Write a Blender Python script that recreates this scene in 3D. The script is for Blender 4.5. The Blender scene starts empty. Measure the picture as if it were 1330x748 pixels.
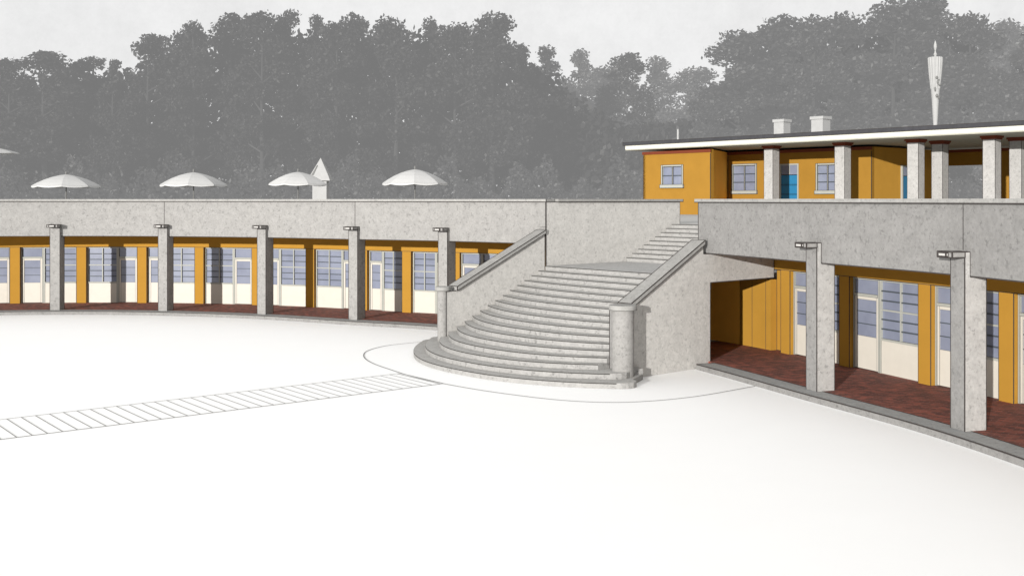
import bpy, bmesh, math, random
from mathutils import Vector, Matrix
random.seed(7)
S = bpy.context.scene
COL = S.collection
PI = math.pi

# ------------------------------------------------------------------ materials
def new_mat(name):
    m = bpy.data.materials.new(name); m.use_nodes = True
    nt = m.node_tree; nt.nodes.clear()
    out = nt.nodes.new('ShaderNodeOutputMaterial')
    b = nt.nodes.new('ShaderNodeBsdfPrincipled')
    nt.links.new(b.outputs[0], out.inputs[0])
    return m, nt, b

def N(nt, kind, **kw):
    n = nt.nodes.new(kind)
    for k, v in kw.items():
        if hasattr(n, k): setattr(n, k, v)
    return n

def noise_mix(nt, vec, scale, detail, lo, hi, ca, cb, rough=0.6):
    t = N(nt, 'ShaderNodeTexNoise'); t.inputs['Scale'].default_value = scale
    t.inputs['Detail'].default_value = detail; t.inputs['Roughness'].default_value = rough
    nt.links.new(vec, t.inputs['Vector'])
    r = N(nt, 'ShaderNodeValToRGB')
    r.color_ramp.elements[0].position = lo; r.color_ramp.elements[1].position = hi
    r.color_ramp.elements[0].color = (*ca, 1); r.color_ramp.elements[1].color = (*cb, 1)
    nt.links.new(t.outputs['Fac'], r.inputs['Fac'])
    return r.outputs['Color'], t.outputs['Fac']

def mul(nt, a, b, fac=1.0):
    m = N(nt, 'ShaderNodeMix', data_type='RGBA', blend_type='MULTIPLY')
    m.inputs['Factor'].default_value = fac
    nt.links.new(a, m.inputs['A']); nt.links.new(b, m.inputs['B'])
    return m.outputs['Result']

def flat(name, col, rough=0.7, var=0.06, scale=3.0, spec=0.3):
    m, nt, b = new_mat(name)
    tc = N(nt, 'ShaderNodeTexCoord')
    c0 = tuple(max(0, c * (1 - var)) for c in col); c1 = tuple(min(1, c * (1 + var)) for c in col)
    c, f = noise_mix(nt, tc.outputs['Object'], scale, 5, .3, .7, c0, c1)
    nt.links.new(c, b.inputs['Base Color'])
    b.inputs['Roughness'].default_value = rough
    b.inputs['Specular IOR Level'].default_value = spec
    return m

def concrete(name, col, dark=0.72):
    """washed grey shell-limestone: cloudy tone, soft mottling, a few dark pits"""
    m, nt, b = new_mat(name)
    g = N(nt, 'ShaderNodeNewGeometry')
    p = g.outputs['Position']
    a, _ = noise_mix(nt, p, 2.2, 10, .30, .70, tuple(c * .90 for c in col), tuple(c * 1.10 for c in col), .8)
    mott, _ = noise_mix(nt, p, 5.5, 5, .36, .62, (.93,) * 3, (1.05,) * 3, .65)
    pits, pf = noise_mix(nt, p, 7.5, 7, .36, .45, (dark,) * 3, (1, 1, 1), .75)
    grain, _ = noise_mix(nt, p, 15, 6, .3, .7, (.84,) * 3, (1.14,) * 3, .85)
    c = mul(nt, a, mott); c = mul(nt, c, pits); c = mul(nt, c, grain)
    nt.links.new(c, b.inputs['Base Color'])
    b.inputs['Roughness'].default_value = .88; b.inputs['Specular IOR Level'].default_value = .2
    bp = N(nt, 'ShaderNodeBump'); bp.inputs['Strength'].default_value = .2; bp.inputs['Distance'].default_value = .01
    nt.links.new(pf, bp.inputs['Height']); nt.links.new(bp.outputs[0], b.inputs['Normal'])
    return m

def brick_mat():
    m, nt, b = new_mat('clinker_brick_paving')
    g = N(nt, 'ShaderNodeNewGeometry')
    mp = N(nt, 'ShaderNodeMapping'); mp.inputs['Rotation'].default_value = (0, 0, math.radians(35))
    nt.links.new(g.outputs['Position'], mp.inputs['Vector'])
    br = N(nt, 'ShaderNodeTexBrick')
    br.inputs['Scale'].default_value = 2.3
    br.inputs['Color1'].default_value = (.27, .078, .05, 1); br.inputs['Color2'].default_value = (.085, .026, .02, 1)
    br.inputs['Mortar'].default_value = (.19, .10, .08, 1); br.inputs['Mortar Size'].default_value = .018
    br.inputs['Bias'].default_value = .0
    nt.links.new(mp.outputs[0], br.inputs['Vector'])
    c2, _ = noise_mix(nt, g.outputs['Position'], 5, 5, .3, .7, (.6,) * 3, (1.45, 1.25, 1.2))
    c = mul(nt, br.outputs['Color'], c2)
    nt.links.new(c, b.inputs['Base Color']); b.inputs['Roughness'].default_value = .85
    return m

def glass_mat():
    m, nt, b = new_mat('bluish_window_glass')
    tc = N(nt, 'ShaderNodeNewGeometry')
    c, _ = noise_mix(nt, tc.outputs['Position'], .9, 3, .3, .7, (.155, .172, .232), (.215, .235, .30))
    nt.links.new(c, b.inputs['Base Color'])
    b.inputs['Roughness'].default_value = .18; b.inputs['Specular IOR Level'].default_value = .45
    return m

def leaf_mat(name, lo, hi, haze):
    m, nt, b = new_mat(name)
    g = N(nt, 'ShaderNodeNewGeometry')
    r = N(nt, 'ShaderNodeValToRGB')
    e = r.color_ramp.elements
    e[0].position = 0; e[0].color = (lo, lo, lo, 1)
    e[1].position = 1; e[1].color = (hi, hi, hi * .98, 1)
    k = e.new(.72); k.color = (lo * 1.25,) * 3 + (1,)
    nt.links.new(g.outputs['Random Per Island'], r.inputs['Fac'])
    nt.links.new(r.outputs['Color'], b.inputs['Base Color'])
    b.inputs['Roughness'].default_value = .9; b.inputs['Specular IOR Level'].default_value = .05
    b.inputs['Emission Color'].default_value = (1, 1, 1, 1); b.inputs['Emission Strength'].default_value = haze   # haze put into the leaves and bark as an even glow
    return m

M = {}
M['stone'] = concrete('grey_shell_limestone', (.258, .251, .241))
M['stone_shaded'] = concrete('limestone_painted_shaded', (.217, .212, .205))  # limestone with shade painted in, for faces the sun makes too bright
M['stone_lit'] = concrete('limestone_painted_lit', (.465, .452, .43), .78)  # same limestone painted brighter, standing in for light on the stair walls
M['stone_brightened'] = concrete('limestone_brightened', (.375, .366, .352))  # limestone lightened to stand in for light on right column sides and pavilion columns
M['tread'] = concrete('treads_painted_lit', (.41, .402, .385), .72)  # treads lightened to make up for the grazing sun
M['stone_step'] = concrete('grey_step_stone', (.30, .294, .284), .65)
M['stone_landing'] = concrete('landing_painted_lit', (.40, .395, .385), .7)  # landing top lightened to make up for the grazing sun
M['coping'] = concrete('coping_stone', (.285, .28, .268), .8)
M['kerb'] = concrete('kerb_stone', (.34, .345, .34), .75)
M['line'] = flat('dark_joint', (.04, .034, .032), .9)
M['softline'] = flat('weathered_joint', (.15, .147, .138), .9)
M['stepline'] = flat('painted_tread_shadow', (.045, .043, .04), .9)  # dark line painted as shadow under each tread edge
M['groundline'] = flat('pale_paving_joint', (.24, .236, .225), .9)
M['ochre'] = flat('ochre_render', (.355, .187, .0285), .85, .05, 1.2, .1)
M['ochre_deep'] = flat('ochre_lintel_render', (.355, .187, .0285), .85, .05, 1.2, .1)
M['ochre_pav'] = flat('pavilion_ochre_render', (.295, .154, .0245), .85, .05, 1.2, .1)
M['ochre_brightened'] = flat('ochre_painted_lit', (.88, .47, .075), .85, .05, 1.2, .1)  # ochre painted brighter in place of light on pavilion return and niche
M['ochre_lit'] = flat('ochre_return_painted_lit', (.5, .265, .043), .85, .05, 1.2, .1)  # lighter ochre copy standing in for light on the other return
M['cream'] = flat('cream_painted_panel', (.52, .49, .43), .55, .03)
M['frame'] = flat('pale_grey_frame_paint', (.33, .335, .30), .55, .04)
M['bar'] = flat('grey_glazing_bar', (.055, .065, .075), .6, .05)
M['white'] = flat('white_paint', (.45, .44, .42), .5, .03)
M['glass'] = glass_mat()
M['brick'] = brick_mat()
M['red'] = flat('oxide_red_cornice', (.15, .032, .012), .8, .08)
M['blue'] = flat('turquoise_blue_door', (.018, .15, .29), .5, .06)
M['bluedark'] = flat('deep_blue_rail', (.012, .09, .17), .5, .06)
M['soffit'] = flat('beige_soffit', (.36, .35, .29), .85, .05)
M['roof'] = flat('dark_slate_roof', (.045, .045, .05), .9, .15)
M['fasciaw'] = flat('white_fascia_board', (.60, .59, .52), .6, .03)
M['canvas'] = flat('pale_canvas', (.47, .47, .465), .9, .05, 1.5, .05)
M['chalk'] = flat('chalky_white', (.36, .36, .355), .9, .06)
M['chalkgrey'] = flat('grey_relief', (.17, .17, .165), .9, .06)
M['pole'] = flat('grey_pole', (.16, .16, .155), .7)
M['bark'] = leaf_mat('bark_haze_glow', .02, .03, .19)  # dark bark, pale only through the painted haze glow
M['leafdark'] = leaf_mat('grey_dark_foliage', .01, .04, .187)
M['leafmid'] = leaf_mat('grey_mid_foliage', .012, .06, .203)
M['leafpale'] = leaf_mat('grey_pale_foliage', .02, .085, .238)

def ground_mat():
    m, nt, b = new_mat('white_plaza_paving')
    g = N(nt, 'ShaderNodeNewGeometry')
    c, _ = noise_mix(nt, g.outputs['Position'], .6, 6, .3, .7, (.98, .98, .97), (.995, .995, .985))
    nt.links.new(c, b.inputs['Base Color']); b.inputs['Roughness'].default_value = .95
    b.inputs['Specular IOR Level'].default_value = .05
    return m
M['plaza'] = ground_mat()
M['terrace'] = flat('pale_terrace_gravel', (.47, .465, .45), .95, .08, .8, .05)

# ------------------------------------------------------------------ mesh helpers
def box(bm, x0, x1, y0, y1, z0, z1, mi=0, mat=None):
    vs = [Vector(p) for p in ((x0,y0,z0),(x1,y0,z0),(x1,y1,z0),(x0,y1,z0),(x0,y0,z1),(x1,y0,z1),(x1,y1,z1),(x0,y1,z1))]
    if mat: vs = [mat @ v for v in vs]
    v = [bm.verts.new(p) for p in vs]
    for f in ((0,3,2,1),(4,5,6,7),(0,1,5,4),(1,2,6,5),(2,3,7,6),(3,0,4,7)):
        fc = bm.faces.new([v[i] for i in f]); fc.material_index = mi

def prism(bm, pts, a, b, axis, mi=0):
    """closed outline pts extruded between two offsets; axis is a function (p, t) -> Vector"""
    A = [bm.verts.new(axis(p, a)) for p in pts]; B = [bm.verts.new(axis(p, b)) for p in pts]
    n = len(pts)
    fs = [bm.faces.new(A[::-1]), bm.faces.new(B)]
    for i in range(n):
        fs.append(bm.faces.new((A[i], A[(i+1) % n], B[(i+1) % n], B[i])))
    for f in fs: f.material_index = mi

def lathe(bm, prof, seg=24, cx=0, cy=0, mi=0, scale=None):
    rings = []
    for r, z in prof:
        ring = []
        for i in range(seg):
            a = 2*PI*i/seg
            rr = r * (scale(a, z) if scale else 1)
            ring.append(bm.verts.new((cx + rr*math.cos(a), cy + rr*math.sin(a), z)))
        rings.append(ring)
    for a, b in zip(rings, rings[1:]):
        for i in range(seg):
            f = bm.faces.new((a[i], a[(i+1) % seg], b[(i+1) % seg], b[i])); f.material_index = mi
    f = bm.faces.new(rings[0][::-1]); f.material_index = mi
    f = bm.faces.new(rings[-1]); f.material_index = mi

def outline(bm, r, mi, ang=28, skip=None):
    """thin dark arrises along the sharp edges, as real slivers of joint material"""
    bm.normal_update()
    segs = []
    for e in bm.edges:
        if len(e.link_faces) == 2 and e.calc_face_angle(0) > math.radians(ang):
            p, q = e.verts[0].co.copy(), e.verts[1].co.copy()
            if skip and skip(p, q): continue
            nrm = (e.link_faces[0].normal + e.link_faces[1].normal)
            if nrm.length < 1e-6: continue
            segs.append((p, q, nrm.normalized()))
    for p, q, nrm in segs:
        d = q - p
        if d.length < 1e-4: continue
        d.normalize(); s = d.cross(nrm)
        tri = (nrm * r * .6, s * r - nrm * r * .5, -s * r - nrm * r * .5)
        A = [bm.verts.new(p + t) for t in tri]; B = [bm.verts.new(q + t) for t in tri]
        for i in range(3):
            f = bm.faces.new((A[i], A[(i+1) % 3], B[(i+1) % 3], B[i])); f.material_index = mi

def obj(name, bm, mats, parent=None, smooth=False, base=None, normals=True):
    if normals: bmesh.ops.recalc_face_normals(bm, faces=bm.faces)
    if base is not None:
        bmesh.ops.translate(bm, verts=bm.verts, vec=-Vector(base))
    me = bpy.data.meshes.new(name); bm.to_mesh(me); bm.free()
    for m in (mats if isinstance(mats, (list, tuple)) else [mats]): me.materials.append(m)
    if smooth:
        for p in me.polygons: p.use_smooth = True
    o = bpy.data.objects.new(name, me); COL.objects.link(o)
    if parent: o.parent = parent
    return o

def tag(o, label=None, cat=None, group=None, kind=None):
    if label: o['label'] = label
    if cat: o['category'] = cat
    if group: o['group'] = group
    if kind: o['kind'] = kind
    return o

def thing(name, label, cat, loc=(0, 0, 0), rz=0, group=None):
    o = bpy.data.objects.new(name, None); COL.objects.link(o)
    o.empty_display_size = .3
    o.location = loc; o.rotation_euler = (0, 0, rz)
    return tag(o, label, cat, group)

def copy_tree(o, parent=None):
    c = o.copy(); COL.objects.link(c)
    if parent: c.parent = parent
    for ch in o.children: copy_tree(ch, c)
    return c

# ------------------------------------------------------------------ the plan
EYE = 4.6
# column fronts along the curved court, one arc broken by the stair
CP = {-3:(-31.1,39.4), -2:(-27.9,41.1), -1:(-23.3,42.75), 0:(-18.45,43.5), 1:(-14.0,43.2), 2:(-9.75,41.95), 3:(-5.9,40.0),
      4:(-2.46,38.3), 5:(1.1,35.6), 6:(3.75,32.6), 7:(5.35,29.45), 8:(7.0,25.2), 9:(8.64,20.9), 10:(9.55,16.55),
      11:(9.7,12.1), 12:(9.2,7.7)}
def P(k):
    i = max(-2, min(10, math.floor(k))); t = k - i
    p0, p1, p2, p3 = (Vector(CP[j]) for j in (i-1, i, i+1, i+2))
    m1, m2 = (p2 - p0) / 2, (p3 - p1) / 2
    return (2*t**3-3*t**2+1)*p1 + (t**3-2*t**2+t)*m1 + (-2*t**3+3*t**2)*p2 + (t**3-t**2)*m2
def T(k): return (P(k+.12) - P(k-.12)).normalized()
def Nn(k):
    t = T(k); return Vector((-t.y, t.x))          # outward, away from the court
def PD(k, d, z=0):
    q = P(k) + Nn(k) * d; return Vector((q.x, q.y, z))
def sweep(bm, k0, k1, sec, step=.125, mi=0, caps=True):
    n = max(1, round((k1 - k0) / step)); rows = []
    for i in range(n + 1):
        k = k0 + (k1 - k0) * i / n
        rows.append([bm.verts.new(PD(k, d, z)) for d, z in sec])
    m = len(sec)
    for a, b in zip(rows, rows[1:]):
        for j in range(m):
            f = bm.faces.new((a[j], a[(j+1) % m], b[(j+1) % m], b[j])); f.material_index = mi
    if caps:
        bm.faces.new(rows[0]).material_index = mi; bm.faces.new(rows[-1][::-1]).material_index = mi
def rect(d0, d1, z0, z1): return [(d0, z0), (d1, z0), (d1, z1), (d0, z1)]

# stair frame: u runs up the stair, v runs across it to the right
A0 = Vector((1.1, 35.6)); UD = Vector((.76, .65)); VD = Vector((.65, -.76))
def UV(u, v, z=0):
    q = A0 + UD*u + VD*v; return Vector((q.x, q.y, z))
FLOOR = .15          # arcade floor
TER = 3.70           # terrace floor
TOP = 4.62           # parapet top
LAND = 2.42; R_ = LAND/17
SW = 6.95            # stair width between its walls

# ------------------------------------------------------------------ world, sun, camera
W = bpy.data.worlds.new("World"); S.world = W; W.use_nodes = True
nt = W.node_tree; nt.nodes.clear()
wo = nt.nodes.new('ShaderNodeOutputWorld'); bg = nt.nodes.new('ShaderNodeBackground')
SUN_EL = math.radians(7.5); sun_from = Vector((-.435, -.900)).normalized()
sky = nt.nodes.new('ShaderNodeTexSky'); sky.sky_type = 'NISHITA'; sky.sun_disc = False
sky.sun_elevation = SUN_EL; sky.sun_rotation = math.atan2(sun_from.x, sun_from.y)
hs = nt.nodes.new('ShaderNodeHueSaturation'); hs.inputs['Saturation'].default_value = .04; hs.inputs['Value'].default_value = .07
nt.links.new(sky.outputs[0], hs.inputs['Color'])
tc = nt.nodes.new('ShaderNodeTexCoord')
cl, _ = noise_mix(nt, tc.outputs['Generated'], 9.0, 12, .3, .7, (.765, .765, .765), (.915, .915, .915), .85)
mx = nt.nodes.new('ShaderNodeMix'); mx.data_type = 'RGBA'; mx.inputs['Factor'].default_value = .97   # pale overcast veil over the sky
nt.links.new(hs.outputs[0], mx.inputs['A']); nt.links.new(cl, mx.inputs['B'])
nt.links.new(mx.outputs['Result'], bg.inputs['Color']); bg.inputs['Strength'].default_value = 1.03
nt.links.new(bg.outputs[0], wo.inputs[0])

sl = bpy.data.lights.new('sun', 'SUN'); sl.energy = 5.5; sl.angle = math.radians(.5); sl.color = (1, .975, .94)
so = bpy.data.objects.new('sun', sl); COL.objects.link(so)
dirv = Vector((sun_from.x*math.cos(SUN_EL), sun_from.y*math.cos(SUN_EL), math.sin(SUN_EL)))
so.rotation_euler = dirv.to_track_quat('Z', 'Y').to_euler(); so.location = (-10, -20, 30)

cam = bpy.data.cameras.new('camera'); co = bpy.data.objects.new('camera', cam); COL.objects.link(co)
co.location = (0, 0, EYE); co.rotation_euler = (PI/2, 0, 0)
cam.lens = 36*1400/1330; cam.sensor_width = 36; cam.shift_y = -114.5/1330
cam.clip_start = .1; cam.clip_end = 3000
S.camera = co
S.view_settings.view_transform = 'Standard'; S.view_settings.look = 'None'; S.view_settings.exposure = 0

# ------------------------------------------------------------------ ground, terrace, floors, kerbs
bm = bmesh.new()
bm.faces.new([bm.verts.new(p) for p in ((-900,-900,0),(900,-900,0),(900,1500,0),(-900,1500,0))])
tag(obj('plaza', bm, M['plaza']), kind='structure')

bm = bmesh.new()
pts = [PD(k*.25, .3, TER) for k in range(-11, 20)] + [UV(0,-.02,TER), UV(6.42,-.02,TER), UV(6.42,SW+.02,TER), UV(-.45,SW+.02,TER)]
pts += [PD(k*.25, .3, TER) for k in range(29, 48)] + [Vector((120,0,TER)), Vector((500,300,TER)), Vector((500,1200,TER)), Vector((-600,1200,TER)), Vector((-600,300,TER)), Vector((-100,40,TER))]
f = bm.faces.new([bm.verts.new(p) for p in pts]); f.normal_update(); bmesh.ops.triangulate(bm, faces=[f])
for f in bm.faces:
    f.normal_update()
    if f.normal.z < 0: f.normal_flip()
tag(obj('terrace', bm, M['terrace'], normals=False), kind='structure')

def floor_and_kerb(k0, k1, kb0):
    bm = bmesh.new(); sweep(bm, k0, k1, rect(.16, 3.6, .02, FLOOR))
    tag(obj('arcade_floor', bm, M['brick']), kind='structure')
    bm = bmesh.new(); sweep(bm, kb0, k1, rect(-.42, .157, .0, FLOOR-.004)); 
    bmesh.ops.recalc_face_normals(bm, faces=bm.faces)
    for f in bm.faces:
        if f.normal.z < .5: f.material_index = 2  # riser painted darker than the top to tone down its sunlight
    outline(bm, .016, 1, 50, lambda p, q: p.z < .05 or q.z < .05)
    tag(obj('kerb', bm, [M['kerb'], M['line'], M['stone_shaded']]), kind='structure')
floor_and_kerb(-2.4, 5.2, -2.4)
floor_and_kerb(6.1, 11.4, 7.02)

# arc inlaid round the stair foot and the plank walk on its axis
arc = [(-1.55,35.9),(-2.46,35.15),(-3.3,34.6),(-4.0,33.9),(-4.4,32.8),(-4.34,31.6),(-3.95,30.4),(-3.3,29.2),(-2.55,28.0),(-1.55,26.8),(-.27,25.65),(1.23,24.7),(2.62,24.5),(4.2,25.15),(6.0,26.6)]
def smooth_path(c, n=8):
    out = []
    c = [Vector(p) for p in c]; c = [2*c[0]-c[1]] + c + [2*c[-1]-c[-2]]
    for i in range(1, len(c)-2):
        for j in range(n):
            t = j/n; p0,p1,p2,p3 = c[i-1:i+3]
            out.append(.5*((2*p1)+(p2-p0)*t+(2*p0-5*p1+4*p2-p3)*t*t+(3*p1-p0-3*p2+p3)*t**3))
    return out + [c[-2]]
def ribbon(bm, path, w, z, mi=0):
    L = []
    for i, p in enumerate(path):
        d = (path[min(i+1, len(path)-1)] - path[max(i-1, 0)]).normalized(); s = Vector((-d.y, d.x))*w/2
        L.append((bm.verts.new((*(p+s), z)), bm.verts.new((*(p-s), z))))
    for a, b in zip(L, L[1:]):
        bm.faces.new((a[1], b[1], b[0], a[0])).material_index = mi
bm = bmesh.new(); ribbon(bm, smooth_path(arc), .034, .008)
tag(obj('paving_arc', bm, M['groundline']), kind='structure')

W0a, W0b = Vector((-2.96,28.56)), Vector((-1.72,26.98))       # stair end of the walk
wd = Vector((-.79, -.613))
bm = bmesh.new(); LEN = 16.5
for s0, s1 in ((W0a, W0b),):
    bm.faces.new([bm.verts.new((*p, .004)) for p in (s1, s0, s0 + wd*LEN, s1 + wd*LEN)])
ribbon(bm, [W0a, W0a + wd*LEN], .032, .008, 1); ribbon(bm, [W0b, W0b + wd*LEN], .032, .008, 1)
ribbon(bm, [W0a, W0b], .035, .009, 1); ribbon(bm, [W0a + wd*.1, W0b + wd*.1], .03, .009, 1)
s = .34
while s < LEN:
    ribbon(bm, [W0a + wd*s, W0b + wd*s], .02, .009, 1); s += .283
tag(obj('slab_path', bm, [M['plaza'], M['groundline']], normals=False), kind='structure')

# ------------------------------------------------------------------ terrace walls (fascia over the columns)
def terrace_wall(label, k0, k1, joints, cop0, sm):
    t = thing('terrace_wall', label, 'wall', PD((k0+k1)/2, .3, 3.12))
    b = t.location
    bm = bmesh.new(); sweep(bm, k0, k1, rect(.13, .46, 3.12, 4.52))
    outline(bm, .016, 1, 50, lambda p, q: p.z > 4.4 and q.z > 4.4)
    for k in joints:
        p0 = PD(k, .127); tt = T(k); w = .011
        for sgn in (1,):
            vs = [bm.verts.new((p0.x+tt.x*s*w, p0.y+tt.y*s*w, z)) for s, z in ((-1,3.62 if abs(k-5)>.1 else 3.4),(1,3.62 if abs(k-5)>.1 else 3.4),(1,4.51),(-1,4.51))]
            bm.faces.new(vs).material_index = 1
    obj('wall', bm, [M[sm], M['line']], t, base=b)
    bm = bmesh.new(); sweep(bm, cop0, k1, rect(.07, .52, 4.523, TOP))
    outline(bm, .016, 1, 50, lambda p, q: p.z > 4.6)
    obj('coping', bm, [M['coping'], M['line']], t, base=b)
    return t
terrace_wall('long curved grey stone parapet wall over the left arcade, ending at the stair', -2.4, 4.992, (-1, 1, 3), -2.4, 'stone')
terrace_wall('curved grey stone parapet wall over the right arcade, nearest the viewer', 6.83, 11.4, (9, 11), 6.80, 'stone_shaded')  # right wall takes the stone with painted shade

# ------------------------------------------------------------------ arcade columns
def make_column(front, side):
    t = thing('arcade_column', None, 'column', (0, 0, 0), 0, 'stone columns of the curved arcade')
    bm = bmesh.new()
    prof = [(0, FLOOR), (.5, FLOOR), (.5, 3.117), (.126, 3.117), (.126, 3.6), (0, 3.6)]
    prism(bm, prof, -.2, .2, lambda p, s: Vector((s, p[0], p[1])))
    bm.normal_update(); bmesh.ops.recalc_face_normals(bm, faces=bm.faces)
    for f in bm.faces:
        if f.normal.y < -.9: f.material_index = 2
    outline(bm, .012, 1, 50, lambda p, q: p.z < .2 and q.z < .2)
    obj('shaft', bm, [M[side], M['line'], M[front]], t)
    bm = bmesh.new(); box(bm, -.215, .215, -.30, -.003, 3.485, 3.603)
    outline(bm, .016, 1, 50)
    br = obj('bracket', bm, [M['stone'], M['line']], t)
    bm = bmesh.new(); box(bm, -.11, .11, -.36, -.303, 3.505, 3.585); outline(bm, .016, 1, 50)
    obj('spout', bm, [M['white'], M['line']], br)
    return t
col_labels = {-1: 'slender grey stone column at the far left end of the arcade, cut by the frame',
    0: 'slender grey stone column with a dark side, first from the left in the left arcade',
    1: 'grey stone column of the left arcade, second from the left, under a wall joint',
    2: 'grey stone column of the left arcade, the middle one of its five',
    3: 'grey stone column of the left arcade, fourth from the left, next before the stair',
    4: 'grey stone column partly hidden behind the left stair parapet',
    8: 'broad grey stone column of the right arcade, nearer to the stair',
    9: 'largest grey stone column, nearest the viewer in the right arcade',
    10: 'grey stone column of the right arcade beyond the right edge of the frame'}
for front, side, ks in (('stone', 'stone', (0, 1, 2, 3, 4)), ('stone_shaded', 'stone_brightened', (8, 9))):  # right columns: shade painted on the fronts, light on the sides
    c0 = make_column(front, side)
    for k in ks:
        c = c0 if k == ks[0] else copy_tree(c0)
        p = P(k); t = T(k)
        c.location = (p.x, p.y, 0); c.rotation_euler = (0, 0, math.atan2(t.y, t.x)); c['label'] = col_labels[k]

# ------------------------------------------------------------------ ochre arcade fronts with doors and windows
PILW = .42; DP = 3.05
def unit(wing, ka, kb, door_left):
    pa, pb = PD(ka, DP+.13), PD(kb, DP+.13)
    mid = (pa+pb)/2; ch = pb-pa; ang = math.atan2(ch.y, ch.x); w = ch.length - PILW - .004
    loc = mid - wing.location; loc.z = 0
    dw = w*.40
    x0, x1 = -w/2, w/2
    xd = (x0, x0+dw) if door_left else (x1-dw, x1)
    xw = (x0+dw, x1) if door_left else (x0, x1-dw)
    z0, z1 = FLOOR, 2.56
    def place(o): o.location = loc; o.rotation_euler = (0, 0, ang); return o
    # door: frame with its leaf, glass and transom light
    a, b = xd; fr = .055
    bm = bmesh.new()
    box(bm, a, a+fr, 0, .07, z0, z1); box(bm, b-fr, b, 0, .07, z0, z1); box(bm, a+fr, b-fr, 0, .07, z1-fr, z1)
    box(bm, a+fr, b-fr, -.01, .07, 2.07, 2.14)
    outline(bm, .006, 1, 50)
    d = place(obj('door', bm, [M['frame'], M['softline']], wing))
    bm = bmesh.new()
    L0, L1 = a+fr+.004, b-fr-.004; st = .075
    box(bm, L0, L0+st, .012, .06, z0+.02, 2.066); box(bm, L1-st, L1, .012, .06, z0+.02, 2.066)
    box(bm, L0+st, L1-st, .012, .06, 1.985, 2.066); box(bm, L0+st, L1-st, .018, .055, z0+.02, 1.03)
    outline(bm, .005, 1, 50)
    obj('leaf', bm, [M['cream'], M['softline']], d)
    bm = bmesh.new(); box(bm, L0+st, L1-st, .03, .045, 1.033, 1.982)
    for zz in (1.35, 1.67): box(bm, L0+st, L1-st, .02, .028, zz-.012, zz+.012, 1)
    obj('glass', bm, [M['glass'], M['bar']], d)
    bm = bmesh.new(); box(bm, a+fr+.02, b-fr-.02, .03, .045, 2.143, z1-fr-.003)
    obj('transom_light', bm, [M['glass'], M['bar']], d)
    # window over a cream breast panel
    a, b = xw
    bm = bmesh.new()
    box(bm, a+.003, a+fr, 0, .07, z0, z1); box(bm, b-fr, b, 0, .07, z0, z1); box(bm, a+fr, b-fr, 0, .07, z1-fr, z1)
    box(bm, a+fr, b-fr, -.02, .07, 1.0, 1.05)
    m = (a+b)/2
    box(bm, m-.02, m+.02, 0, .06, 1.053, z1-fr-.003)
    for i in range(1, 6):
        zz = 1.05 + (z1-fr-1.05)*i/6; th = .015 if i != 3 else .02
        mi = 2 if i != 3 else 0
        box(bm, a+fr, m-.022, .01, .05, zz-th, zz+th, mi); box(bm, m+.022, b-fr, .01, .05, zz-th, zz+th, mi)
    g = place(obj('window', bm, [M['frame'], M['softline'], M['bar']], wing))
    bm = bmesh.new(); box(bm, a+fr, b-fr, .056, .068, 1.053, z1-fr-.003)
    obj('glass', bm, [M['glass']], g)
    bm = bmesh.new(); box(bm, a+fr+.003, b-fr-.003, .015, .06, z0, .997); outline(bm, .005, 1, 50)
    obj('breast_panel', bm, [M['cream'], M['softline']], g)

def pilaster(wing, k):
    q = PD(k, DP); t = T(k)
    bm = bmesh.new(); box(bm, -PILW/2, PILW/2, 0, .255, FLOOR, 2.557)
    outline(bm, .011, 1, 50, lambda p, q: abs(p.z-q.z) < 1)
    o = obj('pilaster', bm, [M['ochre'], M['line']], wing)
    o.location = Vector((q.x, q.y, 0)) - wing.location; o.rotation_euler = (0, 0, math.atan2(t.y, t.x))

def arcade_front(label, k0, k1, kp, door_left, plain):
    b = PD((k0+k1)/2, 3.2)
    t = thing('arcade_building', label, 'building', b)
    bm = bmesh.new()
    sweep(bm, k0, k1, rect(DP+.26, DP+.45, FLOOR, 2.557))
    sweep(bm, k0, k1, rect(DP, DP+.45, 2.56, 3.3))
    outline(bm, .011, 1, 50)
    if plain:
        k2, k3 = plain
        sweep(bm, k2, k3, rect(DP+.04, DP+.255, FLOOR, 2.24))
        for kk in (k3-.06, k3-.22):
            q, tt = PD(kk, DP+.037), T(kk)
            bm.faces.new([bm.verts.new((q.x+tt.x*s*.009, q.y+tt.y*s*.009, z)) for s, z in ((-1,FLOOR),(1,FLOOR),(1,2.23),(-1,2.23))]).material_index = 1
    obj('wall', bm, [M['ochre'], M['line']], t, base=b)
    if plain:
        bm = bmesh.new(); sweep(bm, 5.7, k2-.003, rect(DP+.04, DP+.255, FLOOR, 2.24))
        obj('niche_wall', bm, [M['ochre_brightened']], t, base=b)  # wall painted brighter in place of light reaching the niche
    bm = bmesh.new(); sweep(bm, k0, k1, rect(.47, DP-.003, 3.16, 3.28))
    obj('ceiling', bm, [M['ochre']], t, base=b)
    for i, k in enumerate(kp):
        pilaster(t, k)
        if i < len(kp)-1: unit(t, k, kp[i+1], door_left(i))
    return t
arcade_front('long curved ochre arcade front with doors and windows left of the stair', -2.4, 4.72, (-2,-1.5,-1,-.5,0,.5,1.01,1.53,2.05,2.58,3.12,3.68,4.25), lambda i: i % 2 == 1, None)
arcade_front('ochre arcade front with doors and windows right of the stair, nearest the viewer', 6.66, 11.4, (6.85,7.42,8.07,8.60,9.15,9.7,10.25,10.8), lambda i: True, (6.3, 6.657))

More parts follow.
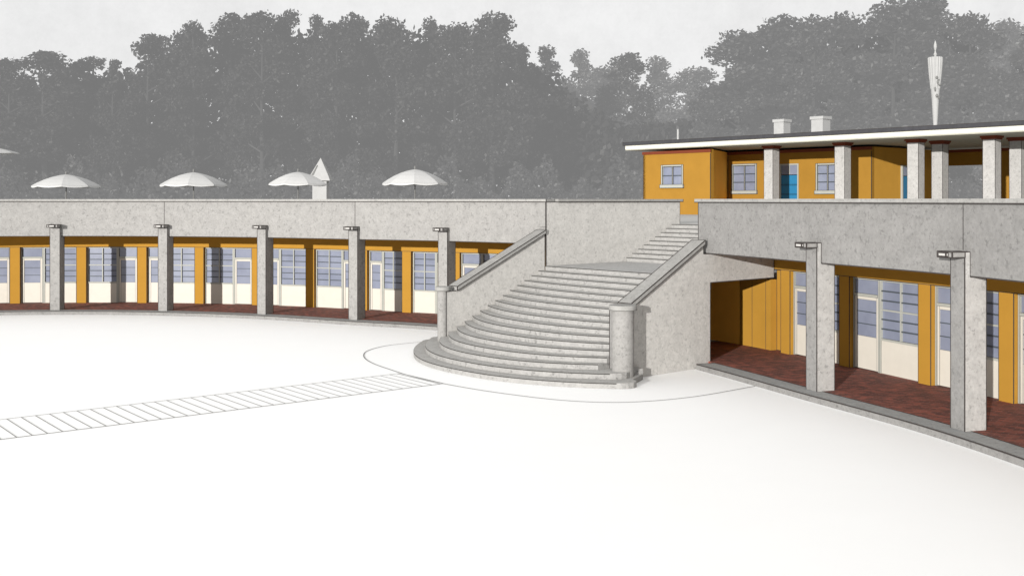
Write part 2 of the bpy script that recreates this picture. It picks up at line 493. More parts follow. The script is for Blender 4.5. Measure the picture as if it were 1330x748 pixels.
# ------------------------------------------------------------------ the great stair
st = thing('grand_staircase', 'broad grey stone stair with curved lower steps between sloping parapets', 'staircase', UV(-3, SW/2, 0))
sb = st.location
VC = SW/2
def edge_u(i, v):
    b = 2.15*(i/17)
    c, hw = {15: (3.7, 4.35), 16: (3.85, 4.7)}.get(i, (3.6, 3.9))
    return -.285*i - b*(1 - (abs(v-c)/hw)**2.3)
def step_mesh(i, va, vb, n=28, flat_back=None):
    zt = LAND - i*R_; zb = max(0.002, zt - R_ - .06)
    front = []
    for j in range(n+1):
        v = va + (vb-va)*j/n
        front.append((edge_u(i, v), v))
    back_u = edge_u(i-1, VC) + .9 if i <= 14 else None
    bm = bmesh.new()
    bu = min(-.02, max(edge_u(i-1, 0), edge_u(i-1, SW)) + .12); pts = front + [(bu, vb), (bu, va)]
    prism(bm, pts, zb, zt, lambda p, z: UV(p[0], p[1], z))
    return bm, front, zt, zb
def treads(bm, mi=2):
    bmesh.ops.recalc_face_normals(bm, faces=bm.faces)
    for f in bm.faces:
        if f.normal.z > .9: f.material_index = mi
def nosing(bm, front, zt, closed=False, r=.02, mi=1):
    """dark strip painted as a shadow line right under the tread edge"""
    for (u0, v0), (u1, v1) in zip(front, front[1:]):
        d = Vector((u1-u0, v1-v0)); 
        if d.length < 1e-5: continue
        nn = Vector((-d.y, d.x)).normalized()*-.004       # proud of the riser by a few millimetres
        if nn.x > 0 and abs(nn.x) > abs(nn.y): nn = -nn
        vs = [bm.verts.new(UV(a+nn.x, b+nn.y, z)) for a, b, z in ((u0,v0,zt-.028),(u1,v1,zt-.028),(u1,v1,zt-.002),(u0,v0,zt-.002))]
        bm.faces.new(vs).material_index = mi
for i in range(1, 15):
    va, vb = .003, SW-.003
    bm, front, zt, zb = step_mesh(i, va, vb)
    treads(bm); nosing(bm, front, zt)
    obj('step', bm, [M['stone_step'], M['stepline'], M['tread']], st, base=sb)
for i, exl, exr in ((15, .98, .72), (16, 1.5, 1.22)):
    zt = LAND - i*R_
    # outline: bowed front, rounded ends that wrap round the piers
    va, vb = -exl+.1, SW+exr-.1
    front = []
    for j in range(37):
        v = va + (vb-va)*j/36
        uu = edge_u(i, v)
        front.append((uu, v))
    q = ((.10,.10),(.24,.17),(.40,.19),(.56,.14),(.66,.03),(.70,-.12))
    endR = [(front[-1][0]+a, vb+b) for a, b in q]
    endL = [(front[0][0]+a, va-b) for a, b in q][::-1]
    outl = endL + front + endR
    pts = outl + [(-3.5, SW+.6), (-3.3, SW+.1), (-3.3, -.1)]
    bm = bmesh.new()
    prism(bm, pts, .002, zt, lambda p, z: UV(p[0], p[1], z))
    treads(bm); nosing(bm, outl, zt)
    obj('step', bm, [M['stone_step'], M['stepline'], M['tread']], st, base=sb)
# landing
bm = bmesh.new()
prism(bm, [(0,.003),(0,SW-.003),(4.0,SW-.003),(4.0,.003)], LAND-.16, LAND, lambda p, z: UV(p[0], p[1], z))
bmesh.ops.recalc_face_normals(bm, faces=bm.faces)
for f in bm.faces:
    if f.normal.z < .5: f.material_index = 2
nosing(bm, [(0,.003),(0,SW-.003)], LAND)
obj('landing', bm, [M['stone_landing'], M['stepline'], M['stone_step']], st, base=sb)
# upper flight
for j in range(1, 10):
    u0 = 3.88 + .30*(j-1); zt = LAND + j*R_
    bm = bmesh.new()
    prism(bm, [(u0,.003),(u0,SW-.003),(u0+.8,SW-.003),(u0+.8,.003)], zt-R_-.08, zt, lambda p, z: UV(p[0], p[1], z))
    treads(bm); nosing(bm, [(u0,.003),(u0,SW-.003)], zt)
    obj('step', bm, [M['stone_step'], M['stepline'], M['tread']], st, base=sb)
bm = bmesh.new()
prism(bm, [(-.68,.01),(-.68,SW-.005),(-.62,SW-.005),(-.62,.01)], 0.16, 1.82, lambda p, z: UV(p[0], p[1], z))
obj('inner_wall', bm, [M['ochre']], st, base=sb)
# sloping parapets
def parapet(v0, v1, uend, opening, pier_v, lab, pr_=.33, slope=.452):
    zrail = lambda u: 1.80 + max(0, u+3.75)*slope
    bm = bmesh.new()
    if opening:
        o0, o1, oz = opening
        pts = [(-4.1,.003),(o0,.003),(o0,oz),(o1,oz),(o1,3.115),(uend,3.115),(uend,zrail(uend)),(-3.75,1.80),(-4.1,1.80)]
    else:
        pts = [(-4.1,.003),(uend,.003),(uend,zrail(uend)),(-3.75,1.80),(-4.1,1.80)]
    prism(bm, pts, v0, v1, lambda p, s: UV(p[0], s, p[1]))
    outline(bm, .015, 1, 40, lambda p, q: p.z < .1 and q.z < .1)
    bmesh.ops.recalc_face_normals(bm, faces=[f for f in bm.faces if f.material_index == 0])
    for f in bm.faces:
        if f.material_index == 0 and f.normal.dot(Vector((-UD.x, -UD.y, 0))) > .95: f.material_index = 2  # end face painted darker to offset direct sun
    pp = obj('parapet', bm, [M['stone_lit'], M['line'], M['stone_shaded']], st, base=sb)
    if lab: pp['label'] = lab
    bm = bmesh.new()
    cp = [(-3.72, 1.803), (uend, zrail(uend)+.003), (uend, zrail(uend)+.125), (-3.72, 1.94)]
    prism(bm, cp, v0-.07, v1+.07, lambda p, s: UV(p[0], s, p[1])); outline(bm, .015, 1, 40)
    obj('coping', bm, [M['coping'], M['line']], pp, base=sb)
    c = UV(-4.1, pier_v)
    bm = bmesh.new(); lathe(bm, [(pr_,.003),(pr_,1.80)], 48, c.x, c.y)
    pr = obj('pier', bm, [M['stone']], st, base=sb, smooth=False)
    bm = bmesh.new(); lathe(bm, [(pr_+x_, z_) for x_, z_ in ((.005,1.803),(.065,1.815),(.07,1.83),(.07,1.92),(.055,1.94))], 48, c.x, c.y)
    lathe(bm, [(pr_+.077,1.815),(pr_+.077,1.83)], 32, c.x, c.y, 1)
    obj('cap', bm, [M['coping'], M['softline']], pr, base=sb)
parapet(-.32, 0, -.02, None, -.16, None, .166)
parapet(SW, SW+.33, -.76, (-.47, 2.45, 2.31), SW+.47, None, .285, .525)
# walls beside the upper flight, up to parapet height
def upper_wall(v0, v1, u0, u1, zb, lap):
    bm = bmesh.new()
    pl = [(u0, v0), (u1, v0), (u1, v1), (lap, v1), (lap, v1-.022), (u0, v1-.022)] if lap else [(u0, v0), (u1, v0), (u1, v1), (u0, v1)]
    prism(bm, pl, zb, 4.52, lambda p, z: UV(p[0], p[1], z))
    outline(bm, .016, 1, 50)
    bmesh.ops.recalc_face_normals(bm, faces=bm.faces)
    for f in bm.faces:
        if f.normal.dot(Vector((-UD.x, -UD.y, 0))) > .9 and f.calc_area() > .2: f.material_index = 2  # end faces take darker stone to offset direct sun
    w = obj('upper_wall', bm, [M['stone_lit'], M['line'], M['stone']], st, base=sb)
    bm = bmesh.new(); prism(bm, [(u0+.04,4.523),(u1+.12,4.523),(u1+.12,TOP),(u0+.04,TOP)], v0-.06, v1+.06, lambda p, s: UV(p[0], s, p[1]))
    outline(bm, .016, 1, 50, lambda p, q: p.z > 4.6)
    obj('coping', bm, [M['coping'], M['line']], w, base=sb)
upper_wall(-.31, -.003, .50, 6.75, 2.2, .03)
upper_wall(SW+.05, SW+.34, .25, 6.4, 3.2, None)

# ------------------------------------------------------------------ pavilion on the terrace
pv = thing('pavilion', 'low ochre pavilion with flat white edged roof on the terrace above the stair', 'building', UV(33, -6, TER))
pb = pv.location; WT = 7.62
def wall_seg(bm, a, b, th, z0, z1, side=1):
    a = Vector(a); b = Vector(b); d = (b-a).normalized(); n = Vector((-d.y, d.x))*th*side
    prism(bm, [a, b, b+n, a+n], z0, z1, lambda p, z: UV(p[0], p[1], z))
# walls with true openings are built from strips; openings = (s0, s1, z0, z1)
def wall_open(bm, a, b, th, z0, z1, ops, side=1):
    a = Vector(a); b = Vector(b); L = (b-a).length; d = (b-a)/L
    x = 0
    for s0, s1, w0, w1 in sorted(ops):
        wall_seg(bm, a+d*x, a+d*s0, th, z0, z1, side)
        if w0 > z0 + .01: wall_seg(bm, a+d*s0, a+d*s1, th, z0, w0, side)
        wall_seg(bm, a+d*s0, a+d*s1, th, w1, z1, side)
        x = s1
    wall_seg(bm, a+d*x, b, th, z0, z1, side)
VW = (Vector((26.9,-20.3)), Vector((26.9,-14.9)))
S1 = (Vector((26.9,-14.9)), Vector((31.3,-17.1)))
BW = (Vector((31.3,-17.1)), Vector((31.3,-6.9)))
S2 = (Vector((31.3,-6.9)), Vector((38.7,-6.9)))
BK = (Vector((38.7,-6.9)), Vector((38.7,9.0)))
bm = bmesh.new()
# +v direction walls: thickness goes to +u, i.e. side = -1 for (du=0,dv>0)
wall_open(bm, *VW, .3, TER, WT, [(1.5, 3.3, 5.34, 6.76)], -1)
wall_open(bm, *BW, .3, TER, WT, [(.35, 2.3, 4.98, 6.86), (4.0, 5.35, TER, 6.78), (6.55, 8.1, 4.95, 6.75)], -1)
wall_open(bm, *BK, .3, TER, WT, [(.35, 3.75, TER, 6.66), (5.6, 10.7, TER, 6.66)], -1)
wall_seg(bm, (26.9,-20.3), (39.0,-20.3), .3, TER, WT, 1)
wall_seg(bm, (39.0,-20.3), (39.0,-6.9), .3, TER, WT, 1)
obj('wall', bm, [M['ochre_pav'], M['line']], pv, base=pb)
bm = bmesh.new(); wall_open(bm, S1[0]+Vector((.303,-.15)), S1[1]-Vector((.003,-.0015)), .3, TER, WT, [], -1)
obj('side_wall', bm, M['ochre_brightened'], pv, base=pb)  # return painted brighter in place of missing sunlight
bm = bmesh.new(); wall_open(bm, S2[0]+Vector((.303,0)), S2[1]-Vector((.003,0)), .3, TER, WT, [(2.85, 4.5, TER, 6.62)], -1)
obj('side_wall', bm, M['ochre_lit'], pv, base=pb)  # lighter ochre stands in for sunlight on this return
for (u, v) in ((26.9,-14.9),(31.3,-6.9),(26.9,-20.3),(31.3,-17.05)):
    c = UV(u-.004, v); bm = bmesh.new(); lathe(bm, [(.022,TER),(.022,WT-.25)], 6, c.x, c.y)
    obj('corner_bead', bm, M['line'], pv, base=pb)
bm = bmesh.new()
for (a, b) in (VW, S1, BW, S2, BK):
    d = (b-a).normalized(); n = Vector((d.y, -d.x))     # outward of the facade (towards -u)
    n = Vector((-d.y, d.x)) if n.x > 0 else n
    n = -Vector((-d.y, d.x)) if False else n
    prism(bm, [a - d*.05 + n*.06, b + d*.05 + n*.06, b + d*.05 + n*.004, a - d*.05 + n*.004], WT-.18, WT-.003, lambda p, z: UV(p[0], p[1], z))
obj('cornice', bm, [M['red']], pv, base=pb)
# roof
bm = bmesh.new()
E0, E1, EV0, EV1 = 26.3, 44, -21.3, 11.5
prism(bm, [(E0,EV0),(E0,EV1),(E1,EV1),(E1,EV0)], 7.80, 8.04, lambda p, z: UV(p[0], p[1], z))
rf = obj('roof', bm, [M['fasciaw']], pv, base=pb)
bm = bmesh.new()
prism(bm, [(E0+.01,EV0+.01),(E0+.01,EV1-.01),(E1-.01,EV1-.01),(E1-.01,EV0+.01)], 7.74, 7.797, lambda p, z: UV(p[0], p[1], z))
obj('soffit', bm, [M['soffit']], rf, base=pb)
bm = bmesh.new()
prism(bm, [(E0-.10,EV0-.14),(E0-.10,EV1+.1),(E1+.1,EV1+.1),(E1+.1,EV0-.14)], 8.043, 8.25, lambda p, z: UV(p[0], p[1], z))
outline(bm, .016, 1, 50)
obj('roof_covering', bm, [M['roof'], M['line']], rf, base=pb)
def chimney(u, v, w, top):
    c = UV(u, v); bm = bmesh.new(); m = Matrix.Translation(c) @ Matrix.Rotation(math.atan2(VD.y, VD.x), 4, 'Z')
    box(bm, -w*.43, w*.43, -w*.43, w*.43, 8.25, top-.18, 0, m); box(bm, -w/2, w/2, -w/2, w/2, top-.18, top, 0, m)
    obj('chimney', bm, [M['chalk']], rf, base=pb)
chimney(34, -14.85, .86, 9.72); chimney(34, -12.0, .95, 9.74)
c = UV(30, -20.1); bm = bmesh.new(); lathe(bm, [(.07,8.25),(.07,9.05),(.05,9.2)], 12, c.x, c.y)
obj('vent_pipe', bm, [M['chalk']], rf, base=pb)
# windows and doors of the pavilion (frame part, pane sub-part), placed in their openings
def pav_window(a, b, s0, s1, z0, z1, cols, rows):
    d = (b-a).normalized(); n = Vector((d.y, -d.x)); n = -n if n.x > 0 else n
    def pr(bm, x0, x1, w0, w1, n0, n1, mi=0):
        q = [a+d*x0+n*n0, a+d*x1+n*n0, a+d*x1+n*n1, a+d*x0+n*n1]
        prism(bm, q, w0, w1, lambda p, z: UV(p[0], p[1], z), mi)
    bm = bmesh.new(); f = .12; e = .004
    pr(bm, s0+e, s0+f, z0+e, z1-e, .03, -.12); pr(bm, s1-f, s1-e, z0+e, z1-e, .03, -.12)
    pr(bm, s0+f, s1-f, z1-f, z1-e, .03, -.12); pr(bm, s0-.05, s1+.05, z0-.02, z0+.2, .09, .004)
    for i in range(1, cols):
        x = s0 + (s1-s0)*i/cols; pr(bm, x-.03, x+.03, z0+.2, z1-f, -.02, -.08)
    outline(bm, .016, 1, 50)
    for i in range(1, rows):
        z = z0+.2 + (z1-f-z0-.2)*i/rows
        for q in range(cols):
            x0 = max(s0+f, s0+(s1-s0)*q/cols+.033); x1 = min(s1-f, s0+(s1-s0)*(q+1)/cols-.033)
            pr(bm, x0, x1, z-.025, z+.025, -.02, -.08, 2)
    w = obj('window', bm, [M['frame'], M['line'], M['bar']], pv, base=pb)
    bm = bmesh.new(); pr(bm, s0+f, s1-f, z0+.2, z1-f, -.09, -.11)
    obj('pane', bm, [M['glass']], w, base=pb)
def pav_door(a, b, s0, s1, z1, zt):
    d = (b-a).normalized(); n = Vector((d.y, -d.x)); n = -n if n.x > 0 else n
    def pr(bm, x0, x1, w0, w1, n0, n1, mi=0):
        q = [a+d*x0+n*n0, a+d*x1+n*n0, a+d*x1+n*n1, a+d*x0+n*n1]
        prism(bm, q, w0, w1, lambda p, z: UV(p[0], p[1], z), mi)
    bm = bmesh.new(); f = .09; e = .004
    pr(bm, s0+e, s0+f, TER, z1-e, .02, -.12); pr(bm, s1-f, s1-e, TER, z1-e, .02, -.12); pr(bm, s0+f, s1-f, z1-f, z1-e, .02, -.12)
    dr = obj('door', bm, [M['frame']], pv, base=pb)
    bm = bmesh.new(); m = (s0+s1)/2
    pr(bm, s0+f, s1-f, TER+.01, zt-.04, -.03, -.09); 
    for z in (4.25, 4.93, 5.5): pr(bm, s0+f, s1-f, z-.05, z+.05, -.015, -.028, 1)
    obj('leaf', bm, [M['blue'], M['bluedark']], dr, base=pb)
    bm = bmesh.new(); pr(bm, s0+f, s1-f, zt, z1-f, -.05, -.09); pr(bm, m-.03, m+.03, zt, z1-f, -.03, -.048, 1)
    obj('transom_light', bm, [M['glass'], M['frame']], dr, base=pb)
pav_window(*VW, 1.5, 3.3, 5.34, 6.76, 2, 2)
pav_window(*BW, .35, 2.3, 4.98, 6.86, 2, 3)
pav_window(*BW, 6.55, 8.1, 4.95, 6.75, 2, 3)
pav_door(*BW, 4.0, 5.35, 6.78, 6.12)
pav_door(*S2, 3.153, 4.803, 6.62, 6.0)
# columns carrying the eaves
def pav_column(u, v):
    bm = bmesh.new(); m = Matrix.Translation(UV(u, v)) @ Matrix.Rotation(math.atan2(VD.y, VD.x), 4, 'Z')
    box(bm, -.31, .31, -.31, .31, TER, 7.55, 0, m); outline(bm, .014, 1, 50, lambda p, q: abs(p.z-q.z) < 1)
    c = obj('column', bm, [M['stone_brightened'], M['line']], pv, base=pb)  # column stone painted brighter to make up for dim light
    bm = bmesh.new(); box(bm, -.36, .36, -.36, .36, 7.553, 7.63, 0, m); box(bm, -.41, .41, -.41, .41, 7.633, 7.737, 0, m)
    obj('capital', bm, [M['red']], c, base=pb)
for v in (-11.6, -6.9, -2.6, 1.4, 5.7): pav_column(28.4, v)
for v in (-2.55, 1.6): pav_column(30.8, v)

# ------------------------------------------------------------------ parasols, kiosk, mast
def make_parasol():
    t = thing('parasol', None, 'parasol', (0,0,TER), 0, 'pale parasols on the terrace')
    bm = bmesh.new(); n = 8
    prof = [(.04, 1.0), (.2, .96), (.42, .87), (.64, .74), (.84, .585), (1.0, .44)]
    rows = []
    for r, z in prof:
        ring = []
        for i in range(n*4):
            a = 2*PI*i/(n*4); ph = (i % 4)/4
            sag = 1 - .05*r*math.sin(PI*ph)
            ring.append(bm.verts.new((r*sag*math.cos(a), r*sag*math.sin(a), z - .03*r*r*math.sin(PI*ph))))
        rows.append(ring)
    for a, b in zip(rows, rows[1:]):
        for i in range(n*4): bm.faces.new((a[i], b[i], b[(i+1) % (n*4)], a[(i+1) % (n*4)]))
    bm.faces.new(rows[0])
    cn = obj('canopy', bm, M['canvas'], t)
    bm = bmesh.new(); val = []
    for i in range(n*4):
        a = 2*PI*i/(n*4); v0 = rows[-1]
        ph = (i % 4)/4; sag = 1-.05*math.sin(PI*ph)
        z = .44-.03*math.sin(PI*ph)-.004
        val.append((bm.verts.new((sag*math.cos(a), sag*math.sin(a), z)), bm.verts.new((sag*1.01*math.cos(a), sag*1.01*math.sin(a), z-.06-.02*math.sin(PI*ph*1.0)))))
    for i in range(n*4):
        a, b = val[i], val[(i+1) % (n*4)]; bm.faces.new((a[0], a[1], b[1], b[0]))
    obj('valance', bm, M['canvas'], t, normals=True)
    bm = bmesh.new(); lathe(bm, [(.04,.0),(.04,1.0),(.06,1.02),(.06,1.05),(.012,1.08)], 10)
    obj('pole', bm, M['pole'], t)
    return t
def set_parasol(o, x, y, w, ze, zt, label):
    # unit parasol: radius 1, rim at .4-.16, crown at 1
    o.location = (x, y, TER); o['label'] = label
    h = zt - ze
    for ch in o.children:
        if ch.name.startswith('pole'):
            ch.scale = (1, 1, zt-TER+.02)
        else:
            ch.scale = (w/2, w/2, h/.78); ch.location = (0, 0, zt - TER - h/.78)
ps = [(-29.78,72,4.32,5.24,6.28,'white dome parasol above the left arcade, farthest left of the full ones'),
      (-21.27,72,4.37,5.29,6.42,'white dome parasol above the left arcade, second from the left'),
      (-14.29,72,4.0,5.35,6.45,'white dome parasol in front of the pointed white kiosk'),
      (-6.48,72,4.32,5.35,6.62,'white dome parasol between the kiosk and the stair, tallest crown'),
      (-35.0,72.5,3.4,7.62,8.1,'flat white parasol rising high at the left edge of the frame')]
p0 = make_parasol()
for i, a in enumerate(ps):
    o = p0 if i == 0 else copy_tree(p0)
    set_parasol(o, *a)
    o.rotation_euler = (0, 0, random.random()*.8); 
k = thing('kiosk', 'small white kiosk with steep pointed roof behind a parasol', 'kiosk', (-14.2, 80, TER))
bm = bmesh.new(); box(bm, -.52, .52, -.52, .52, 0, 2.3); box(bm, -.58, .58, -.58, .58, 0, .12)
obj('body', bm, M['chalk'], k)
bm = bmesh.new()
v = [bm.verts.new(p) for p in ((-.82,-.82,2.3),(.82,-.82,2.3),(.82,.82,2.3),(-.82,.82,2.3))]
r2 = [bm.verts.new(p) for p in ((-.70,-.70,2.62),(.70,-.70,2.62),(.70,.70,2.62),(-.70,.70,2.62))]
ap = bm.verts.new((0,0,4.0)); bm.faces.new(v[::-1])
for i in range(4):
    bm.faces.new((v[i], v[(i+1)%4], r2[(i+1)%4], r2[i])); bm.faces.new((r2[i], r2[(i+1)%4], ap))
rfk = obj('roof', bm, M['chalk'], k)
bm = bmesh.new()
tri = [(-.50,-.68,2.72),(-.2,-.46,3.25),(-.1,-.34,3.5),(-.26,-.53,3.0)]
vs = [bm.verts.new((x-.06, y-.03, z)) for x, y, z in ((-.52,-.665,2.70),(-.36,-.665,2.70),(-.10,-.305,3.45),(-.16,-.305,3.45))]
bm.faces.new(vs); obj('roof_grey_panel', bm, M['pole'], rfk)  # narrow grey strip just in front of one roof slope

m = thing('torch_mast', 'tall white tapering torch mast rising behind the pavilion roof', 'mast', (29.45, 75, TER))
bm = bmesh.new(); lathe(bm, [(.10,0),(.11,5.6),(.17,6.6),(.24,7.9),(.30,8.6)], 14)
obj('pole', bm, M['chalk'], m)
bm = bmesh.new()
lathe(bm, [(.30,8.603),(.40,9.6),(.46,10.4),(.475,10.75),(.42,10.8)], 32, 0, 0, 0, lambda a, z: 1+.05*math.cos(a*16))
lan = obj('lantern', bm, M['chalk'], m)
bm = bmesh.new()
for (x, z, w, h) in ((-.05,9.35,.2,.22),(.02,9.05,.14,.3),(.16,8.85,.26,.12),(-.14,8.55,.12,.34),(.0,8.1,.2,.26),(.14,7.95,.12,.18),(.07,9.2,.16,.1)):
    y = -.2 - (z-7.5)*.1 - .03
    c = bmesh.ops.create_icosphere(bm, subdivisions=2, radius=1)
    bmesh.ops.scale(bm, vec=(w/2, .07, h/2), verts=c['verts']); bmesh.ops.translate(bm, vec=(x, y, z), verts=c['verts'])
obj('relief', bm, M['chalkgrey'], lan, smooth=True)
bm = bmesh.new(); lathe(bm, [(.05,10.803),(.12,11.0),(.05,11.15),(.04,11.25),(.11,11.5),(.10,11.65),(.02,11.95)], 12)
obj('finial', bm, M['chalk'], m)

# ------------------------------------------------------------------ trees
def leaf(V, F, c, s, rnd):
    a = Vector((rnd.gauss(0,1), rnd.gauss(0,1), rnd.gauss(0,1))).normalized()
    b = a.orthogonal().normalized(); b.rotate(Matrix.Rotation(rnd.random()*2*PI, 3, a)); e = a.cross(b)
    k = len(V); b *= s; e *= s*rnd.uniform(.45, .8)
    V += [c-b, c+e*.9+b*.1, c+b, c-e]; F.append((k, k+1, k+2, k+3))

def tree_meshes(kind, seed):
    """unit tree: 20 m tall, crown about 7 m wide"""
    rnd = random.Random(seed); V, F = [], []
    H = 20; blobs = []
    if kind == 'pine':      # rounded clumps carried high, some lower ones
        nb = 30
        for i in range(nb):
            t = i/(nb-1); z = 19.3 - 15.5*t + rnd.uniform(-.5,.5)
            w = 3.4*math.sin(min(1, .22+t*1.5)*PI*.5)
            a = rnd.random()*2*PI; r = w*math.sqrt(rnd.random())*(0 if i == 0 else 1)
            blobs.append((Vector((r*math.cos(a), r*math.sin(a), z)), rnd.uniform(1.0, 1.9), rnd.uniform(.55,.8)))
    elif kind == 'tall':
        nb = 30
        for i in range(nb):
            t = i/(nb-1); z = 19.4 - 16*t
            w = .3 + 2.9*min(1, t*1.6)**.8
            a = rnd.random()*2*PI; r = w*math.sqrt(rnd.random())
            blobs.append((Vector((r*math.cos(a), r*math.sin(a), z)), rnd.uniform(.8, 1.5)*(.65+.5*min(1,t*2)), .9))
    else:                   # broad deciduous
        nb = 44
        for i in range(nb):
            t = rnd.random(); z = 4 + 14.8*t
            w = 3.9*math.sin(min(1, (1-t)*1.25+.12)*PI*.5)
            a = rnd.random()*2*PI; r = w*math.sqrt(rnd.random())
            blobs.append((Vector((r*math.cos(a), r*math.sin(a), z)), rnd.uniform(.9, 1.7), .85))
    for c, r, fl in blobs:
        n = int(130*r*r) + 50
        for _ in range(n):
            d = Vector((rnd.gauss(0,1), rnd.gauss(0,1), rnd.gauss(0,1))).normalized()
            q = r*(rnd.random()**.45)*rnd.uniform(.85,1.15)
            leaf(V, F, c + Vector((d.x*q, d.y*q, d.z*q*fl)), rnd.uniform(.13,.28), rnd)
    me = bpy.data.meshes.new('crown'); me.from_pydata(V, [], F); me.update()
    bm = bmesh.new(); prof = []
    n = 7; rings = []
    bx, by = rnd.uniform(-.5,.5), rnd.uniform(-.5,.5)
    for i in range(7):
        t = i/6; r = .28*(1-t*.85); z = 18.3*t
        ox, oy = bx*math.sin(t*2.4), by*math.sin(t*2.9)
        rings.append([bm.verts.new((ox+r*math.cos(2*PI*j/n), oy+r*math.sin(2*PI*j/n), z)) for j in range(n)])
    for a, b in zip(rings, rings[1:]):
        for j in range(n): bm.faces.new((a[j], a[(j+1)%n], b[(j+1)%n], b[j]))
    bm.faces.new(rings[0][::-1]); bm.faces.new(rings[-1])
    for c, r, fl in rnd.sample(blobs, 14):          # limbs out to the clumps
        z0 = max(2.5, c.z-1.6); t = z0/18.3
        p = Vector((bx*math.sin(t*2.4), by*math.sin(t*2.9), z0)); d = (c-p); 
        s = d.normalized().orthogonal()*.09; e = d.normalized().cross(s)
        A = [bm.verts.new(p+x) for x in (s, e, -s, -e)]; B = [bm.verts.new(c+x*.3) for x in (s, e, -s, -e)]
        for j in range(4): bm.faces.new((A[j], A[(j+1)%4], B[(j+1)%4], B[j]))
    bmesh.ops.recalc_face_normals(bm, faces=bm.faces)
    mt = bpy.data.meshes.new('trunk'); bm.to_mesh(mt); bm.free()
    mt.materials.append(M['bark'])
    return me, mt
KINDS = [('pine', 11), ('pine', 12), ('tall', 13), ('broad', 14), ('broad', 15), ('pine', 16), ('tall', 17), ('broad', 18)]
TM = []
for kd, sd in KINDS:
    me, mt = tree_meshes(kd, sd)
    variants = []
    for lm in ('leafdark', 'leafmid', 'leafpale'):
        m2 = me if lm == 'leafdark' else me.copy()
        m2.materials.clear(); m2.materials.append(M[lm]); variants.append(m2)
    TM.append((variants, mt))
# (x, y, height, width, mesh, tone, what it looks like)
TREES = [
 (-55.0,118,16.4,6.2,0,0,'pine_tree','dark grey pine with a low domed crown, leftmost in the tree line'),
 (-50.1,116,17.1,7.0,1,0,'pine_tree','dark grey broad headed pine near the left edge, above the first parasol'),
 (-47.3,122,17.2,6.2,5,0,'pine_tree','dark grey pine in the low stretch left of the bright sky gap'),
 (-41.3,112,15.6,4.2,2,0,'slim_tree','slim dark grey tree with a small spiked top beside the bright sky gap'),
 (-40.2,120,19.6,5.6,1,0,'pine_tree','dark grey pine with a clump leaning left where the tree line climbs'),
 (-38.6,126,20.7,5.0,0,0,'pine_tree','dark grey pine with a rounded head at the climbing shoulder of the wood'),
 (-35.0,118,20.6,4.7,5,0,'pine_tree','dark grey pine with a small detached tuft on its top'),
 (-32.3,124,22.6,7.4,1,0,'pine_tree','big dark grey pine with wide dome crown over the second parasol'),
 (-26.8,116,21.2,5.8,0,0,'pine_tree','dark grey pine with flat topped crown right of the wide dome'),
 (-24.6,120,22.2,4.6,5,0,'pine_tree','narrow dark grey pine with raised tip on the long ridge of crowns'),
 (-23.0,128,22.9,5.4,6,0,'slim_tree','tall slim dark grey tree above and left of the kiosk'),
 (-18.6,115,19.9,5.4,0,0,'pine_tree','dark grey pine straight above the pointed kiosk roof'),
 (-17.5,122,22.4,5.8,3,0,'broadleaf_tree','dark grey leafy tree right of the kiosk with ragged top'),
 (-12.9,118,21.3,6.2,4,0,'broadleaf_tree','dark grey leafy tree over the parasol nearest the stair'),
 (-9.8,126,22.3,5.4,6,0,'slim_tree','tall dark grey slim tree right of the last parasol'),
 (-6.2,119,21.6,6.2,7,0,'broadleaf_tree','dark grey leafy tree with bright sky holes in its side'),
 (-2.1,116,21.6,6.6,3,0,'broadleaf_tree','tall dark grey leafy tree ending the high dark wood, left of the saddle'),
 (0.8,124,19.0,4.0,2,0,'slim_tree','dark grey slim tree stepping down into the saddle of the tree line'),
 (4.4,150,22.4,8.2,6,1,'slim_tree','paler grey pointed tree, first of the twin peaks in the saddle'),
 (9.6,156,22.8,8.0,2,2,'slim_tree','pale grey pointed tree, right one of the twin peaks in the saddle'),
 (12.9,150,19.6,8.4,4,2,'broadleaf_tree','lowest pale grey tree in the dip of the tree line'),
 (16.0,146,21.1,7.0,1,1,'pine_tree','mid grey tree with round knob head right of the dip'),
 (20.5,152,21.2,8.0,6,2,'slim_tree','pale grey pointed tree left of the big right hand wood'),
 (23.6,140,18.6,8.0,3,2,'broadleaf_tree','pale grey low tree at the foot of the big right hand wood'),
 (24.6,116,20.3,7.4,7,1,'broadleaf_tree','mid grey leafy tree forming the steep left flank of the right hand wood'),
 (29.9,122,22.2,8.2,4,1,'broadleaf_tree','wide mid grey leafy tree above the pavilion chimneys'),
 (32.6,115,20.9,6.4,3,1,'broadleaf_tree','mid grey leafy tree behind and right of the chimneys'),
 (38.0,124,23.7,8.4,7,1,'broadleaf_tree','very tall mid grey leafy tree left of the torch mast'),
 (41.5,116,23.0,8.4,3,1,'broadleaf_tree','tall mid grey tree left of and touching the torch mast'),
 (47.4,126,25.4,8.8,4,1,'broadleaf_tree','tallest grey leafy tree, directly behind the torch mast'),
 (50.0,118,22.6,7.0,7,1,'broadleaf_tree','mid grey leafy tree right of the torch mast'),
 (55.0,122,21.6,7.0,4,2,'broadleaf_tree','pale grey leafy tree near the right edge of the frame'),
 (57.5,117,21.9,6.8,3,1,'broadleaf_tree','mid grey leafy tree cut by the right edge of the frame'),
]
rnd = random.Random(3)
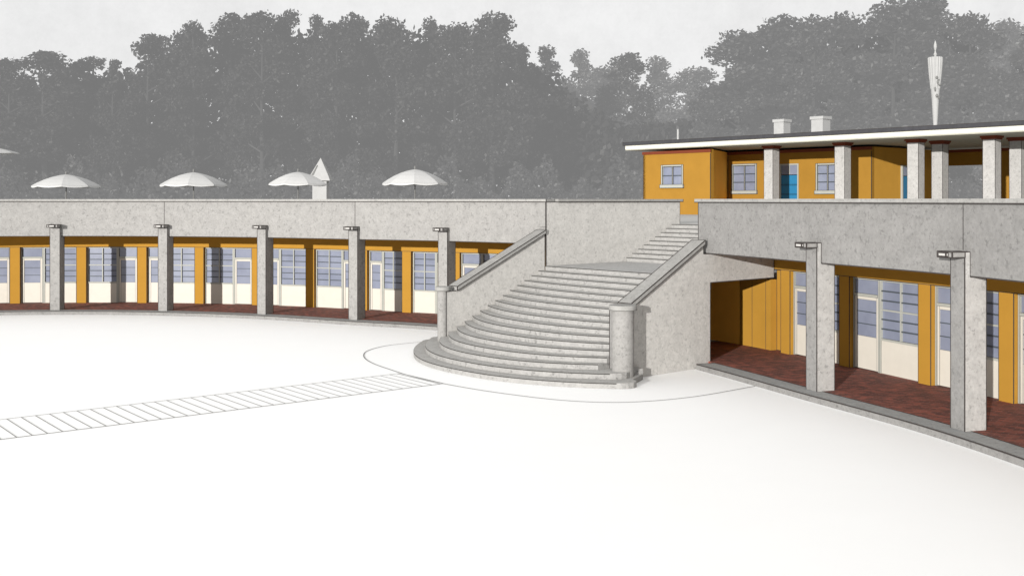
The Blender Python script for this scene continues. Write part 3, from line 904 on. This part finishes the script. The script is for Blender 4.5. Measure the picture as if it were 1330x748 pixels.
for x, y, h, w, mi, tone, nm, lab in TREES:
    t = thing(nm, lab, 'tree', (x, y, TER), rnd.random()*6.28, 'trees of the wood behind the terrace')
    sc = h/20.2; t.scale = (w/7.0*1.25, w/7.0*1.25, sc)
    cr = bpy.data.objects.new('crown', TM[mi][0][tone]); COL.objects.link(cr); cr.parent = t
    tr = bpy.data.objects.new('trunk', TM[mi][1]); COL.objects.link(tr); tr.parent = t
# the dense mass of the wood behind and the undergrowth: nobody could count it
LINE = [(-70,15.0),(-52,14.5),(-45,14.5),(-40,17),(-34,19),(-27,19.5),(-15,19.5),(-6,19.3),(-1,19),(1.2,16),(3,15.5),(5,14.5),(8,11.5),(12,9),(20,9.5),(23,10),(26,16.5),(32,19),(42,21),(52,20),(75,20)]
def line_h(x):
    for (a, ha), (b, hb) in zip(LINE, LINE[1:]):
        if a <= x <= b: return ha + (hb-ha)*(x-a)/(b-a)
    return 15
V, F = [], []
for _ in range(70000):
    x = rnd.uniform(-72, 76); h = line_h(x)
    z = h*rnd.random()**.85*rnd.uniform(.86,.97)
    y = 127 + rnd.uniform(-3, 7)
    leaf(V, F, Vector((x*127/120, y, TER+.1+z*1.12)), rnd.uniform(.3,.62), rnd)
for _ in range(26000):
    leaf(V, F, Vector((rnd.uniform(-75, 80), 131 + rnd.uniform(-2, 4), TER+.1+10*rnd.random())), rnd.uniform(.3,.6), rnd)
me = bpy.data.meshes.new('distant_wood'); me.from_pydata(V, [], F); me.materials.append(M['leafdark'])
o = bpy.data.objects.new('distant_wood', me); COL.objects.link(o)
tag(o, 'dense grey mass of the wood closing the view behind the trees', 'wood', kind='stuff')
V, F = [], []
for _ in range(26000):
    x = rnd.uniform(-62, 66); z = (2.6+1.3*math.sin(x*.7)+1.0*math.sin(x*1.9+1))*rnd.random()**.8 + rnd.random()*.8
    leaf(V, F, Vector((x, 106+rnd.uniform(-3,3), TER+.1+abs(z))), rnd.uniform(.13,.28), rnd)
me = bpy.data.meshes.new('undergrowth'); me.from_pydata(V, [], F); me.materials.append(M['leafmid'])
o = bpy.data.objects.new('undergrowth', me); COL.objects.link(o)
tag(o, 'grey undergrowth along the foot of the trees', 'undergrowth', kind='stuff')
